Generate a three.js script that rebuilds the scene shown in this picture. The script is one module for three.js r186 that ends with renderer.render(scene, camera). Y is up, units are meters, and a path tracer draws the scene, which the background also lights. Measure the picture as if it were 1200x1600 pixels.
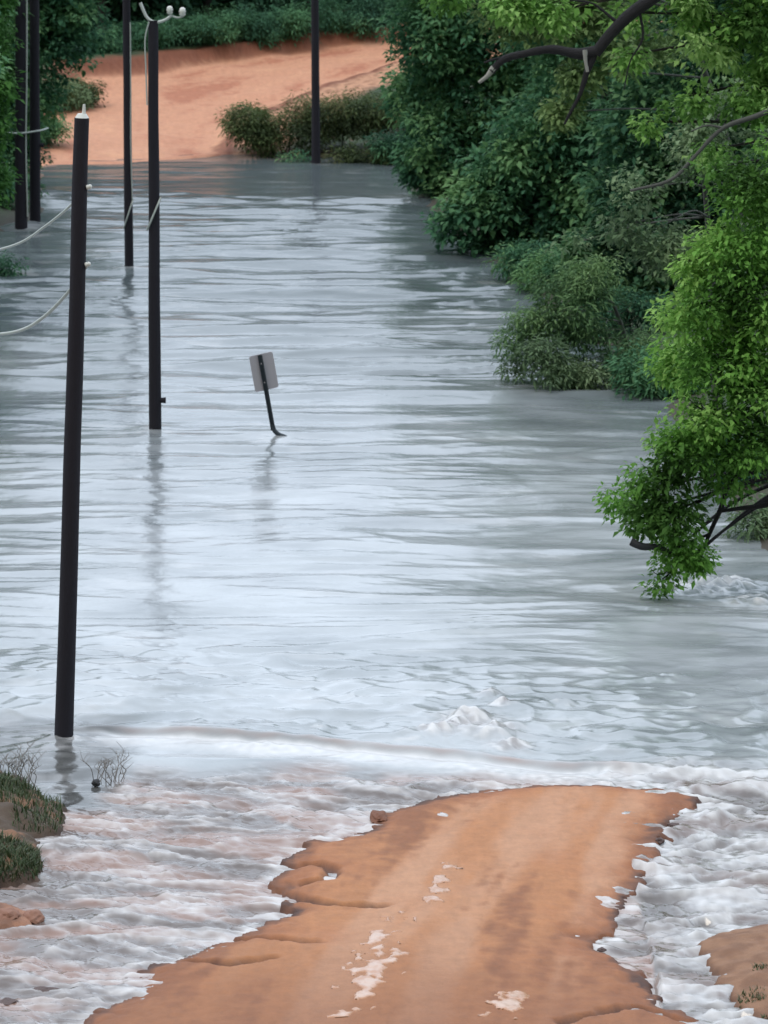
import * as THREE from 'three';
import { ImprovedNoise } from 'three/addons/math/ImprovedNoise.js';
import { mergeGeometries } from 'three/addons/utils/BufferGeometryUtils.js';

// ---------------------------------------------------------------- camera, sky, sun, exposure
const scene = new THREE.Scene();
const F = 7840, CAM_H = 16, PITCH = Math.atan(1180 / F);          // focal length in photo pixels, camera height over the flood
const camera = new THREE.PerspectiveCamera(2 * Math.atan(800 / F) * 180 / Math.PI, 0.75, 0.5, 6000);
camera.position.set(0, CAM_H, 0);
camera.rotation.set(-PITCH, 0, 0);
camera.focus = 76; camera.userData.fStop = 4;                      // long lens: the far bank is a little soft
camera.updateMatrixWorld(true);
const renderer = new THREE.WebGLRenderer({ antialias: true });
renderer.toneMapping = THREE.LinearToneMapping;
renderer.toneMappingExposure = 1.2;
renderer.shadowMap.enabled = true;

const perlin = new ImprovedNoise();
const N = (x, y, z = 0) => perlin.noise(x, y, z);
const fbm = (x, y, z = 0, o = 4) => { let a = 1, s = 0, f = 1; for (let i = 0; i < o; i++) { s += a * N(x * f, y * f, z + i * 7.3); a *= 0.5; f *= 2.03; } return s; };
const ss = (a, b, x) => { const t = Math.min(1, Math.max(0, (x - a) / (b - a))); return t * t * (3 - 2 * t); };
const mix = (a, b, t) => a + (b - a) * t;
const mix3 = (a, b, t) => [mix(a[0], b[0], t), mix(a[1], b[1], t), mix(a[2], b[2], t)];
function rng(seed) { let s = seed | 0; return () => { s = (s + 0x6d2b79f5) | 0; let t = Math.imul(s ^ (s >>> 15), 1 | s); t = (t + Math.imul(t ^ (t >>> 7), 61 | t)) ^ t; return ((t ^ (t >>> 14)) >>> 0) / 4294967296; }; }

{ // overcast sky: bright grey-white cloud deck, a little brighter overhead
  const w = 256, h = 128, data = new Float32Array(w * h * 4);
  for (let j = 0; j < h; j++) for (let i = 0; i < w; i++) {
    const el = ((j + 0.5) / h - 0.5) * Math.PI, az = (i / w) * Math.PI * 2;
    const ce = Math.cos(el), dx = ce * Math.cos(az), dy = Math.sin(el), dz = ce * Math.sin(az);
    const cloud = 1 + 0.16 * fbm(dx * 2.2, dy * 5, dz * 2.2, 4);
    const up = Math.max(0, dy);
    const l = (0.98 + 0.25 * up) * cloud, k = (j * w + i) * 4;
    data[k] = 0.90 * l; data[k + 1] = 1.03 * l; data[k + 2] = 1.20 * l; data[k + 3] = 1;
  }
  const t = new THREE.DataTexture(data, w, h, THREE.RGBAFormat, THREE.FloatType);
  t.mapping = THREE.EquirectangularReflectionMapping; t.magFilter = THREE.LinearFilter; t.minFilter = THREE.LinearFilter; t.needsUpdate = true;
  scene.background = t; scene.environment = t;
}
const sun = new THREE.DirectionalLight(0xfff2e0, 1.0);
sun.position.set(-60, 150, -60); sun.target.position.set(0, 0, -120);
sun.castShadow = true; sun.shadow.radius = 40; sun.shadow.mapSize.set(2048, 2048);
Object.assign(sun.shadow.camera, { left: -90, right: 90, top: 160, bottom: -160, near: 1, far: 500 });
scene.add(sun, sun.target);

// ---------------------------------------------------------------- surveying: photo directions to world points
const RC = Math.cos(PITCH), RS = Math.sin(PITCH);
function dir(px, py) { const a = (px - 600) / F, b = (800 - py) / F; return [a, b * RC - RS, -(b * RS + RC)]; }
function at(px, py, d) { const r = dir(px, py), t = d / -r[2]; return new THREE.Vector3(r[0] * t, CAM_H + r[1] * t, -d); }
function onLevel(px, py, h = 0) { const r = dir(px, py), t = (h - CAM_H) / r[1]; return new THREE.Vector3(r[0] * t, h, r[2] * t); }
const poly = (pts, h = 0) => pts.map(([x, y]) => { const p = onLevel(x, y, h); return [p.x, -p.z]; });
function sdf(P, x, d) {                                           // > 0 inside, metres to the outline
  let best = 1e9, inside = false;
  for (let i = 0, j = P.length - 1; i < P.length; j = i++) {
    const [ax, ay] = P[j], [bx, by] = P[i], ex = bx - ax, ey = by - ay;
    let t = ((x - ax) * ex + (d - ay) * ey) / (ex * ex + ey * ey); t = t < 0 ? 0 : t > 1 ? 1 : t;
    const qx = x - ax - ex * t, qy = d - ay - ey * t, q = qx * qx + qy * qy; if (q < best) best = q;
    if ((ay > d) !== (by > d) && x < ((bx - ax) * (d - ay)) / (by - ay) + ax) inside = !inside;
  }
  return (inside ? 1 : -1) * Math.sqrt(best);
}
function lineDist(L, x, d) {
  let best = 1e9;
  for (let i = 1; i < L.length; i++) {
    const [ax, ay] = L[i - 1], [bx, by] = L[i], ex = bx - ax, ey = by - ay;
    let t = ((x - ax) * ex + (d - ay) * ey) / (ex * ex + ey * ey); t = t < 0 ? 0 : t > 1 ? 1 : t;
    best = Math.min(best, Math.hypot(x - ax - ex * t, d - ay - ey * t));
  }
  return best;
}
const bound = (P) => [Math.min(...P.map((p) => p[0])), Math.max(...P.map((p) => p[0])), Math.min(...P.map((p) => p[1])), Math.max(...P.map((p) => p[1]))];

// outlines on the ground (x, distance)
const ROAD = poly([[590, 1262], [640, 1246], [730, 1227], [880, 1217], [1000, 1220], [1100, 1232], [1085, 1255], [1045, 1282], [1028, 1305], [1042, 1330], [1010, 1365], [985, 1400], [965, 1450], [925, 1458], [945, 1478], [990, 1500], [1020, 1530], [1035, 1562], [1110, 1590], [1170, 1625], [1290, 1760], [1500, 2100], [-500, 2100], [-150, 1760], [0, 1640], [110, 1595], [200, 1545], [212, 1505], [300, 1480], [360, 1458], [400, 1440], [452, 1416], [430, 1382], [418, 1370], [447, 1350], [437, 1335], [480, 1308], [520, 1302], [575, 1290], [583, 1275]], 0.0);
const BAR = poly([[1080, 1472], [1130, 1455], [1200, 1443], [1340, 1420], [1500, 1600], [1300, 1640], [1190, 1594], [1140, 1568], [1112, 1530]], -0.05);
const MOUND = poly([[-400, 1120], [-60, 1160], [0, 1195], [50, 1222], [92, 1252], [104, 1284], [92, 1296], [60, 1302], [78, 1330], [62, 1362], [0, 1378], [-200, 1395], [-500, 1400]], 0.0);
const SPIT = poly([[-300, 1395], [0, 1402], [48, 1412], [72, 1428], [60, 1440], [0, 1446], [-300, 1460]], -0.05);
const POOL = [...poly([[60, 258], [200, 256], [352, 243], [420, 244], [640, 248], [648, 300], [690, 345], [760, 400], [835, 462], [930, 540], [1030, 610], [1130, 760], [1240, 905]]), [9.2, 92], [60, 95], [60, 40], [-60, 40], [-60, 95], [-13, 97], [-13.5, 130], [-13.9, 165], ...poly([[-8, 355], [55, 345], [62, 300]])];
const SLOPE = 0.125, SHORE = 197.5;
function onSlope(px, py) { const r = dir(px, py), k = -r[2], d = (CAM_H + SLOPE * SHORE) / (SLOPE - r[1] / k); return [r[0] / k * d, d]; }   // a point of the far bank
const FARROAD = [[62, 262], [200, 266], [352, 250], [343, 205], [368, 165], [430, 138], [520, 104], [615, 76], [700, 64], [950, 50], [1300, 40], [1300, 5], [950, 18], [620, 38], [500, 46], [350, 64], [240, 82], [120, 97], [104, 138], [66, 158]].map(([x, y]) => onSlope(x, y));
const bR = bound(ROAD), bB = bound(BAR), bM = bound(MOUND), bS = bound(SPIT), bF = bound(FARROAD);
const near = (b, x, d, m) => x > b[0] - m && x < b[1] + m && d > b[2] - m && d < b[3] + m;
const CUTS = [poly([[432, 1382], [470, 1400], [520, 1414], [600, 1416]]), poly([[356, 1460], [400, 1462], [450, 1470], [492, 1476]]), poly([[440, 1350], [490, 1345], [520, 1355], [515, 1372], [480, 1376]]), poly([[1036, 1330], [1050, 1300]]), poly([[880, 1600], [1000, 1570], [1100, 1596]]), poly([[300, 1500], [360, 1510], [420, 1500]])];
const RUTS = [poly([[905, 1218], [800, 1340], [700, 1500], [640, 1640], [600, 1760]]), poly([[760, 1224], [640, 1350], [560, 1470], [470, 1640]]), poly([[1020, 1222], [960, 1340], [900, 1480], [860, 1640]])];
const edgeD = (x) => mix(82.3, 78.6, ss(-6.5, 6, x));             // where the flood tips over the submerged verge of the road

// ---------------------------------------------------------------- terrain
const levelAt = (x, d) => -0.05 * ss(0.16, -0.14, d - edgeD(x)) - 0.07 * ss(79.4, 78.4, d);   // the still level of the water
function terrain(x, d, full) {
  const out = { h: 0, kind: 'ground', wet: 0, scarp: 0, s: 0, veg: 0 };
  // pool bed and its banks
  let h;
  if (d > 92) {
    let s = sdf(POOL, x, d) + 0.5 * fbm(x * 0.4, d * 0.25, 3, 3);
    const rise = 0.125 * Math.min(-s, 140) + Math.max(0, -s - 140) * 0.02;
    h = s > 0 ? -Math.min(1.4, 0.3 * s) : rise + 0.12 * (1 - Math.exp(s * 3)) + 0.1 * fbm(x * 0.5, d * 0.5, 9, 3) * ss(0, 2, -s);
    out.s = s; out.veg = ss(0.3, 1.5, -s);
    if (near(bF, x, d, 6)) {
      const f = sdf(FARROAD, x, d) + 0.35 * fbm(x * 0.6, d * 0.6, 5, 3);
      if (f > -0.2) { out.kind = 'far_road'; out.veg = 0; }
      out.far = f;
      h += s < 0 ? (-0.28 * ss(-0.5, 0.6, f)) * ss(0, 1.5, -s) + 0.04 * fbm(x * 0.25, d * 0.25, 2, 3) : 0;
      const upper = f < 0 && d > 213 && (x < -9.5 || d > 221 + (x + 6) * 0.3);
      if (upper && f > -2.4) { h += 0.34 * ss(0, -0.5, f) * ss(-3.4, -1.4, f); out.scarp = ss(0.15, -0.1, f) * ss(-1.5, -0.6, f); out.veg *= 1 - out.scarp; }
      if (!upper && d > 203.5 && x > -6.5 && f < 0 && f > -3.2) { out.sand = ss(-3.2, -2.0, f); out.veg *= 1 - out.sand; out.scarp = ss(-0.9, -0.3, f); }
      if (s < 0 && s > -0.7 && f > 0) out.wet = 0.5;
    }
  } else {
    h = -0.75 + 0.12 * fbm(x * 0.6, d * 0.4, 1, 3);
    if (d < 60) { const k = (60 - d) / 60; h = Math.max(h, -0.8 + (0.6 + 14.2 * Math.pow(k, 1.55)) * ss(9, 14, Math.abs(x))); }
  }
  if (d < 92) {
    const W = levelAt(x, d) - 0.03;
    const wob = 0.17 * fbm(x * 1.7, d * 0.9, 11, 6) + 0.10 * N(x * 5, d * 2.6, 2) + 0.05 * N(x * 11, d * 6, 6);
    if (near(bR, x, d, 2)) {
      const s = sdf(ROAD, x, d) + wob * ss(30, 55, d);
      if (s > -1.2) {
        const hill = d < 60 ? 14.0 * Math.pow((60 - Math.max(d, -40)) / 60, 1.55) : 0;
        const up = W + 0.075 * ss(-0.02, 0.05, s) * ss(79.5, 77.8, d) + 0.06 * ss(0.1, 0.6, s) + 0.13 * (1 - Math.exp(-Math.max(0, s) / 1.8)) * ss(79.0, 66, d) + hill;
        let r = s > 0 ? up : W + 1.1 * s;
        if (s > 0) {
          let carve = 0;
          for (const c of CUTS) { const q = lineDist(c, x + 0.06 * N(x * 6, d * 3, 4), d + 0.12 * N(x * 5, d * 3, 8)); carve = Math.max(carve, ss(0.17, 0.03, q)); }
          r -= 0.10 * carve * ss(0, 0.15, s + 0.1); out.scarp = Math.max(out.scarp, carve * 0.95);
          let rut = 0; for (const c of RUTS) rut = Math.max(rut, ss(0.55, 0.1, lineDist(c, x, d)));
          out.rut = rut;
          r -= 0.02 * rut;
          r += 0.016 * fbm(x * 1.6, d * 0.9, 21, 5) + 0.006 * N(x * 8, d * 3, 3) + 0.005 * N(x * 14, d * 4, 13);
        }
        if (r > h) { h = r; if (s > -0.25) out.kind = 'road'; out.s = s; }
        out.scarp = Math.max(out.scarp, ss(0.26 + 0.26 * N(x * 1.3, d * 0.7, 77), 0.08, s) * ss(79.2, 78, d) * (0.75 + 0.5 * N(x * 0.9, d * 0.6, 78))); out.wet = Math.max(out.wet, ss(0.9, 0.1, s));
      }
    }
    for (const [P, b, top, id] of [[BAR, bB, 0.26, 1], [MOUND, bM, 0.42, 2], [SPIT, bS, 0.10, 3]]) if (near(b, x, d, 1)) {
      const s = sdf(P, x, d) + wob * (id === 1 ? 0.5 : 1.1);
      if (s > -0.8) {
        const r = s > 0 ? W + 0.07 * ss(0, 0.12, s) + top * (1 - Math.exp(-s / (id === 2 ? 0.9 : 0.5))) + (id === 2 ? 0.10 : 0.05) * fbm(x * 2.0, d * 1.6, 31, 5) * ss(0, 0.4, s) : W + 1.0 * s;
        if (r > h) { h = r; out.kind = 'ground'; out.s = s; out.land = id; out.scarp = ss(0.16, 0.02, s); out.wet = ss(0.5, 0, s); }
      }
    }
  }
  out.h = h; return out;
}
const groundY = (x, d) => terrain(x, d).h;

const SAND = [0.46, 0.190, 0.072], SANDPALE = [0.53, 0.275, 0.155], SANDDK = [0.26, 0.092, 0.033], SCARP = [0.075, 0.028, 0.015], SOIL = [0.16, 0.10, 0.055], GRASS = [0.07, 0.10, 0.03], FARS = [0.60, 0.285, 0.165], FARD = [0.46, 0.175, 0.095];
function terrainColour(t, x, d) {
  const n = fbm(x * 0.7, d * 0.45, 41, 5), n2 = fbm(x * 3.1, d * 2.2, 43, 3);
  let c;
  if (t.kind === 'road') {
    const along = x * 0.9 + d * 0.42;                                // worn streaks run down the road towards lower left
    const edge = Math.exp(-Math.max(0, t.s) / 0.9), streak = fbm((x + (79 - d) * 0.13) * 0.8, d * 0.10, 45, 4) + 0.45 * fbm((x + (79 - d) * 0.13) * 3, d * 0.2, 46, 3) + 0.15 - 0.7 * edge;
    c = mix3(SAND, SANDPALE, 0.8 * ss(-0.35, 0.75, streak + 0.3 * n + 0.9 * (t.rut || 0) - 0.35));
    c = mix3(c, [0.40, 0.145, 0.052], ss(-0.1, 0.6, edge - 0.3 + 0.4 * n)); c = mix3(c, SANDDK, 0.9 * ss(0.1, 0.7, -streak * 0.75 + n2 * 0.35));
    c = mix3(c, SANDDK, 0.7 * (t.wet || 0) * (0.6 + 0.6 * n)); { const g = N((x + (79 - d) * 0.13) * 16, d * 2.2, 5) * 0.06 + N(x * 7, d * 1.2, 4) * 0.05; c = c.map((v) => v * (1 + g)); }
    c = mix3(c, SANDDK, 0.8 * ss(69, 60.5, d + n));
    c = mix3(c, SCARP, Math.min(1, t.scarp * (0.95 + 0.5 * n2)));
  } else if (t.kind === 'far_road') {
    const streak = 0.7 * N((t.far || 0) * 0.55, 3.3 + x * 0.02, 48) + 0.35 * N((t.far || 0) * 1.9, x * 0.05, 49) + 0.5 * fbm(x * 0.3, d * 0.2, 47, 4);
    c = mix3(FARS, FARD, ss(0.0, 0.5, streak + n2 * 0.2)); if ((t.far || 0) < 0.5 && d > 199) c = mix3(c, [0.22, 0.07, 0.032], 0.85 * ss(0.5, 0.1, t.far)); c = mix3(c, SANDPALE.map((v) => v * 1.35), ss(0.1, 0.7, -streak + n2 * 0.2) * 0.6);
    c = mix3(c, FARD, (t.wet || 0) * 0.6); c = mix3(c, [0.26, 0.09, 0.045], t.scarp);
  } else if (d > 92) {
    c = mix3(d < 190 ? [0.06, 0.05, 0.035] : [0.15, 0.085, 0.05], mix3([0.03, 0.055, 0.02], [0.045, 0.075, 0.025], ss(-0.3, 0.4, n)), (t.veg || 0) * ss(-0.5, 0.1, n2 + 0.4));
    if (t.sand) c = mix3(c, mix3([0.55, 0.28, 0.16], [0.36, 0.17, 0.09], ss(-0.2, 0.4, n2)), t.sand);
    c = mix3(c, [0.20, 0.062, 0.028], t.scarp);
  } else if (t.land === 1) c = mix3(mix3([0.30, 0.155, 0.085], [0.22, 0.105, 0.055], ss(-0.3, 0.4, n2)), SCARP, t.scarp * 0.7);
  else if (t.land === 2) { c = mix3([0.085, 0.055, 0.034], [0.24, 0.115, 0.06], ss(-0.05, 0.5, n2 + n)); c = mix3(c, [0.06, 0.032, 0.02], t.scarp * 0.9); }
  else if (t.land === 3) c = mix3([0.36, 0.17, 0.10], [0.2, 0.09, 0.05], ss(-0.2, 0.4, n2));
  else c = d < 60 ? mix3(GRASS, SAND, ss(11, 8, Math.abs(x))) : [0.30, 0.18, 0.11];
  return c;
}

// fine grain, shared by ground materials
function noiseTexture(size, fn, repeat) {
  const data = new Uint8Array(size * size * 4);
  for (let j = 0; j < size; j++) for (let i = 0; i < size; i++) { const v = Math.max(0, Math.min(255, fn(i / size, j / size, i, j) * 255)), k = (j * size + i) * 4; data[k] = data[k + 1] = data[k + 2] = v; data[k + 3] = 255; }
  const t = new THREE.DataTexture(data, size, size); t.wrapS = t.wrapT = THREE.RepeatWrapping; t.magFilter = THREE.LinearFilter; t.minFilter = THREE.LinearMipmapLinearFilter; t.generateMipmaps = true; t.repeat.set(repeat, repeat); t.needsUpdate = true; return t;
}
// tiling noise from a torus
function tile(u, v, f, z, o = 4) { const a = u * 2 * Math.PI, b = v * 2 * Math.PI, r = f / (2 * Math.PI); let s = 0, am = 1, q = r; for (let i = 0; i < o; i++) { s += am * (N(Math.cos(a) * q + 5.1 * i, Math.sin(a) * q + z, Math.cos(b) * q + 9) + N(Math.sin(b) * q, Math.cos(a + 1) * q + z * 1.7, Math.sin(a) * q + 3 * i)) * 0.6; am *= 0.55; q *= 2; } return s; }
const R1 = rng(5), grainSpeck = new Float32Array(512 * 512).map(() => R1());
const grainBump = noiseTexture(512, (u, v, i, j) => 0.5 + 0.25 * tile(u, v, 18, 2, 3) + 0.35 * (grainSpeck[j * 512 + i] - 0.5), 0.5);
const grainCol = noiseTexture(512, (u, v, i, j) => 0.84 + 0.12 * tile(u, v, 14, 6, 4) + 0.34 * (grainSpeck[j * 512 + i] - 0.5), 0.37);
const dirtMat = new THREE.MeshStandardMaterial({ vertexColors: true, map: grainCol, bumpMap: grainBump, bumpScale: 0.012, roughness: 0.82 });
const wetDirtMat = new THREE.MeshStandardMaterial({ vertexColors: true, map: grainCol, bumpMap: grainBump, bumpScale: 0.008, roughness: 0.74 });

function axis(list) { const a = []; for (const [from, to, step0, step1] of list) { let x = from, s = step0; const n = Math.max(1, Math.round((to - from) / ((step0 + (step1 ?? step0)) / 2))); for (let i = 0; i < n; i++) { const t = i / n; a.push(from + (to - from) * (step1 ? (step0 * t + (step1 - step0) * t * t / 2) / ((step0 + step1) / 2) : t)); } } const l = list[list.length - 1]; a.push(l[1]); return a; }
const mirrorAxis = (half) => { const p = axis(half); return [...p.slice(1).reverse().map((v) => -v), ...p]; };
function setKind(o, kind) { o.userData.kind = kind; return o; }
function gridGeometry(xs, ds, fn, pick) {                           // fn(x, d) -> {h, c, tag}; pick(tag) splits the faces
  const nx = xs.length, nd = ds.length, pos = new Float32Array(nx * nd * 3), col = new Float32Array(nx * nd * 3), uv = new Float32Array(nx * nd * 2), tags = new Array(nx * nd);
  for (let j = 0; j < nd; j++) for (let i = 0; i < nx; i++) {
    const k = j * nx + i, r = fn(xs[i], ds[j]);
    pos[k * 3] = xs[i] + (r.dx || 0); pos[k * 3 + 1] = r.h; pos[k * 3 + 2] = -ds[j];
    col.set(r.c, k * 3); uv[k * 2] = xs[i]; uv[k * 2 + 1] = ds[j]; tags[k] = r.tag;
  }
  const faces = {};
  for (let j = 0; j < nd - 1; j++) for (let i = 0; i < nx - 1; i++) {
    const a = j * nx + i, b = a + 1, c = a + nx, e = c + 1, t = tags[a] ?? 'all';
    (faces[t] ??= []).push(a, b, c, b, e, c);
  }
  const base = new THREE.BufferGeometry(); base.setAttribute('position', new THREE.BufferAttribute(pos, 3)); base.setIndex(Object.values(faces).flat()); base.computeVertexNormals();
  const nor = base.attributes.normal.array, out = {};
  for (const [t, f] of Object.entries(faces)) {
    const map = new Map(), idx = [], p = [], n = [], c = [], u = [];
    for (const k of f) { let m = map.get(k); if (m === undefined) { m = map.size; map.set(k, m); p.push(pos[k * 3], pos[k * 3 + 1], pos[k * 3 + 2]); n.push(nor[k * 3], nor[k * 3 + 1], nor[k * 3 + 2]); c.push(col[k * 3], col[k * 3 + 1], col[k * 3 + 2]); u.push(uv[k * 2], uv[k * 2 + 1]); } idx.push(m); }
    const g = new THREE.BufferGeometry();
    g.setAttribute('position', new THREE.Float32BufferAttribute(p, 3)); g.setAttribute('normal', new THREE.Float32BufferAttribute(n, 3)); g.setAttribute('color', new THREE.Float32BufferAttribute(c, 3)); g.setAttribute('uv', new THREE.Float32BufferAttribute(u, 2)); g.setIndex(idx);
    out[t] = g;
  }
  return out;
}
function addMesh(name, g, m, parent = scene) { const o = new THREE.Mesh(g, m); o.name = name; o.castShadow = o.receiveShadow = true; parent.add(o); return o; }

{
  const xs = mirrorAxis([[0, 7.2, 0.05], [7.2, 17, 0.08, 0.45], [17, 60, 0.6, 6], [60, 2500, 10, 500]]);
  const ds = axis([[-600, 0, 120, 8], [0, 50, 6, 2], [50, 58, 1, 0.08], [58, 80, 0.06], [80, 92, 0.12, 1.2], [92, 190, 1.6], [190, 240, 0.16], [240, 300, 0.5, 6], [300, 3500, 20, 500]]);
  const g = gridGeometry(xs, ds, (x, d) => {
    const t = terrain(x, d);
    return { h: t.h, c: terrainColour(t, x, d), tag: t.kind };
  });
  setKind(addMesh('ground', g.ground, dirtMat), 'structure');
  setKind(addMesh('dirt_road', g.road, wetDirtMat), 'structure').userData.label = 'washed out orange dirt road in the foreground';
  setKind(addMesh('dirt_road_001', g.far_road, dirtMat), 'structure').userData.label = 'orange dirt road climbing the far bank';
}

// ---------------------------------------------------------------- flood water
const obstacles = [[97, 1150], [242, 668], [202, 420], [431, 682], [33, 352], [55, 350]].map(([x, y]) => { const p = onLevel(x, y); return [p.x, -p.z]; });
const HUMPS = [[735, 1128, 0.16, 0.6, 0.7], [705, 1142, 0.15, 0.45, 0.5], [772, 1148, 0.16, 0.5, 0.6], [800, 1168, 0.14, 0.4, 0.4], [680, 1150, 0.13, 0.4, 0.35], [765, 1085, 0.14, 0.22, 0.35], [785, 1105, 0.13, 0.25, 0.3], [880, 1100, 0.09, 0.5, 0.4], [250, 1075, 0.07, 0.5, 0.4], [500, 1140, 0.06, 0.4, 0.4], [420, 1160, 0.06, 0.7, 0.3], [100, 1150, 0.06, 0.8, 0.4], [1130, 915, 0.22, 0.9, 0.9], [1090, 925, 0.15, 0.4, 0.5], [1180, 935, 0.16, 0.6, 0.6], [1040, 1055, 0.06, 0.5, 0.5], [940, 1198, 0.06, 0.5, 0.25], [640, 1160, 0.06, 0.4, 0.3]].map(([x, y, a, sx, sd]) => { const p = onLevel(x, y); return [p.x, -p.z, a, sx, sd]; });
function ridge(v) { return 1 - Math.abs(v) * 2; }
function water(x, d) {
  let h = levelAt(x, d), foam = 0, mud = 0;
  const e = d - edgeD(x), eddy = ss(-3.9, -4.7, x + 0.4 * N(x, d * 0.6, 44)) * ss(75.6, 76.6, d) * ss(83.5, 82.5, d), rapid = ss(79.6, 77.8, d + 0.8 * fbm(x * 0.5, d * 0.3, 8, 3)) * (1 - eddy), rough = 0.55 + 0.45 * ss(-0.4, 0.5, fbm(x * 0.09, d * 0.05, 14, 3));
  const calm = mix(1, 0.75, ss(135, 108, d) * ss(80, 92, d)) * rough * mix(0.85, 1.7, ss(110, 165, d)) * mix(1, 0.22, ss(182, 188, d + 2 * N(x * 0.1, d * 0.1, 9)));
  // river waves, crests lying across the view
  const wx = x + 1.2 * N(x * 0.16, d * 0.16, 17), wd = d + 0.9 * N(x * 0.2, d * 0.2, 19);
  const big = N(wx * 0.085, wd * 0.30, 1), mid = N(wx * 0.27, wd * 0.66, 2), sm = N(wx * 0.7, wd * 1.4, 3), ti = N(wx * 1.9, wd * 2.8, 4);
  h += calm * (0.12 * big + 0.085 * mid + mix(0.042, 0.024, ss(110, 140, d)) * sm + mix(0.014, 0.006, ss(110, 140, d)) * ti) * mix(1, 0.45, rapid);
  h += calm * 0.05 * Math.pow(Math.max(0, ridge(N(wx * 0.13, wd * 0.42, 23))), 3) * (1 - rapid);
  { const pk = ss(-0.15, 0.35, fbm(x * 0.07, d * 0.05, 28, 2)) * (1 - rapid) * mix(0.35, 1, Math.max(ss(112, 128, d), ss(3, 7, e) * ss(17, 12, e) * ss(-1, 1.5, x))), cr = N(wx * 0.13, wd * 0.85, 27); h += pk * 0.085 * mix(1, 0.2, ss(182, 188, d)) * (cr + 0.9 * Math.pow(Math.max(0, 1 - Math.abs(cr) * 2.2), 4)) * mix(1, 1.5, ss(120, 165, d)); }
  { const far = ss(104, 135, d) * mix(1, 0.15, ss(182, 188, d)); h += far * 0.22 * ss(-0.35, 0.25, N(x * 0.05, d * 0.035, 29)) * N(wx * 0.055 + 3, wd * 0.40, 30); }
  // choppy stretch above the tipping line
  const chop = ss(12, 3, e) * ss(-0.2, 1.2, e);
  h += 1.5 * chop * (0.045 * N(x * 1.1, d * 1.0, 31) + 0.03 * N(x * 2.4, d * 2.0, 33) + 0.03 * Math.pow(Math.max(0, ridge(N(x * 0.8, d * 0.9, 35))), 4));
  h += eddy * (0.02 * N(x * 1.6, d * 1.6, 36) + 0.014 * N(x * 3.4, d * 3.0, 37));
  // tipping line: a small lip then a smooth sheet
  const ew = e + 0.22 * N(x * 0.8, 3.3, 5) + 0.1 * N(x * 2.7, 1.3, 5), left = ss(4.8, 3.6, x) * ss(-5.2, -4.2, x);
  h += left * (0.035 * Math.exp(-((ew - 0.16) * (ew - 0.16)) / 0.03) - 0.035 * Math.exp(-((ew + 0.1) * (ew + 0.1)) / 0.015));
  foam += left * 1.15 * ss(0.03, -0.1, ew) * ss(-1.5, -0.35, ew) * (0.85 + 0.4 * N(x * 1.2, d * 1.4, 5));
  { const r2 = ss(3.2, 4.4, x) * Math.exp(-((e - 0.1 + 0.1 * N(x * 2, 3, 1)) ** 2) / 0.03); foam += 0.9 * r2; h += 0.03 * r2; }
  mud += left * (0.45 + 0.6 * N(x * 1.7, 8, 2)) * Math.exp(-((ew - 0.1) * (ew - 0.1)) / 0.012);
  for (const [hx, hd, a, sx, sd] of HUMPS) { const q = ((x - hx) / sx) ** 2 + ((d - hd) / sd) ** 2; if (q < 6) { const k = Math.exp(-q * 1.6), n = 0.6 + 1.1 * N(x * 3.6, d * 2.6, hx * 3) + 0.4 * N(x * 8, d * 6, 3); h += a * k * n; foam += a > 0.12 ? 2.4 * k * ss(0.1, 0.5, n * 0.5 + 0.6 * N(x * 4.5 + d * 1.5, d * 3, 3) + 0.35 * N(x * 10, d * 7, 3) - 0.12) * (x > hx ? 0.7 : 1) : 0.5 * k * ss(0.1, 0.5, N(x * 4, d * 4, 9)); mud += a > 0.12 && hd < 90 ? 0.35 * k : 0; } }
  for (const [ox, od] of obstacles) { const q = (x - ox) ** 2 * 1.3 + (d - od + 0.4) ** 2 * 0.4; if (q < 5) { h += 0.06 * Math.exp(-q * 2.5); foam += 0.5 * Math.exp(-q * 2.2) * (0.6 + N(x * 4, d * 3, 6)); } }
  if (rapid > 0.01) {                                             // white, broken water washing past the road
    const right = ss(3.6, 4.6, x), k = right ? -0.25 : 0.55;      // streams run off towards both lower corners
    const fx = x + k * (d - 70), wxr = fx + 0.5 * N(fx * 0.6, d * 0.6, 50), wdr = d + 0.5 * N(fx * 0.6, d * 0.6, 52);
    const fl = fbm(wxr * 0.55, wdr * 0.7, 51, 4), br = Math.max(0, ridge(N(wxr * 0.42, wdr * 0.8, 53))), br2 = Math.max(0, ridge(N(wxr * 1.0, wdr * 1.5, 55))), br3 = Math.max(0, ridge(N(wxr * 2.4, wdr * 2.8, 58)));
    h += rapid * (0.07 * fl + 0.055 * br * br + 0.04 * br2 * br2 + 0.016 * br3 * br3 + 0.008 * N(fx * 5, d * 4.4, 57)) * (right ? 1.5 : 1) - rapid * 0.045;
    const n = 0.42 * Math.pow(br, 3) + 0.40 * Math.pow(br2, 3) + 0.25 * Math.pow(br3, 2) + 0.55 * fbm(wxr * 0.9, wdr * 0.9, 59, 5);
    foam += rapid * mix(ss(0.22, 0.85, n + 0.12 * N(x * 9, d * 7, 67)), ss(0.10, 0.72, n + 0.16 + 0.12 * N(x * 9, d * 7, 67)), right) * mix(0.82, 0.95, right);
    mud += rapid * (right ? 0.3 * ss(-0.1, 0.4, fl) + 0.1 : 0.2 + 0.8 * ss(-0.05, 0.4, fbm(wxr * 0.4, wdr * 0.55, 61, 4) + 0.12));
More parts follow.
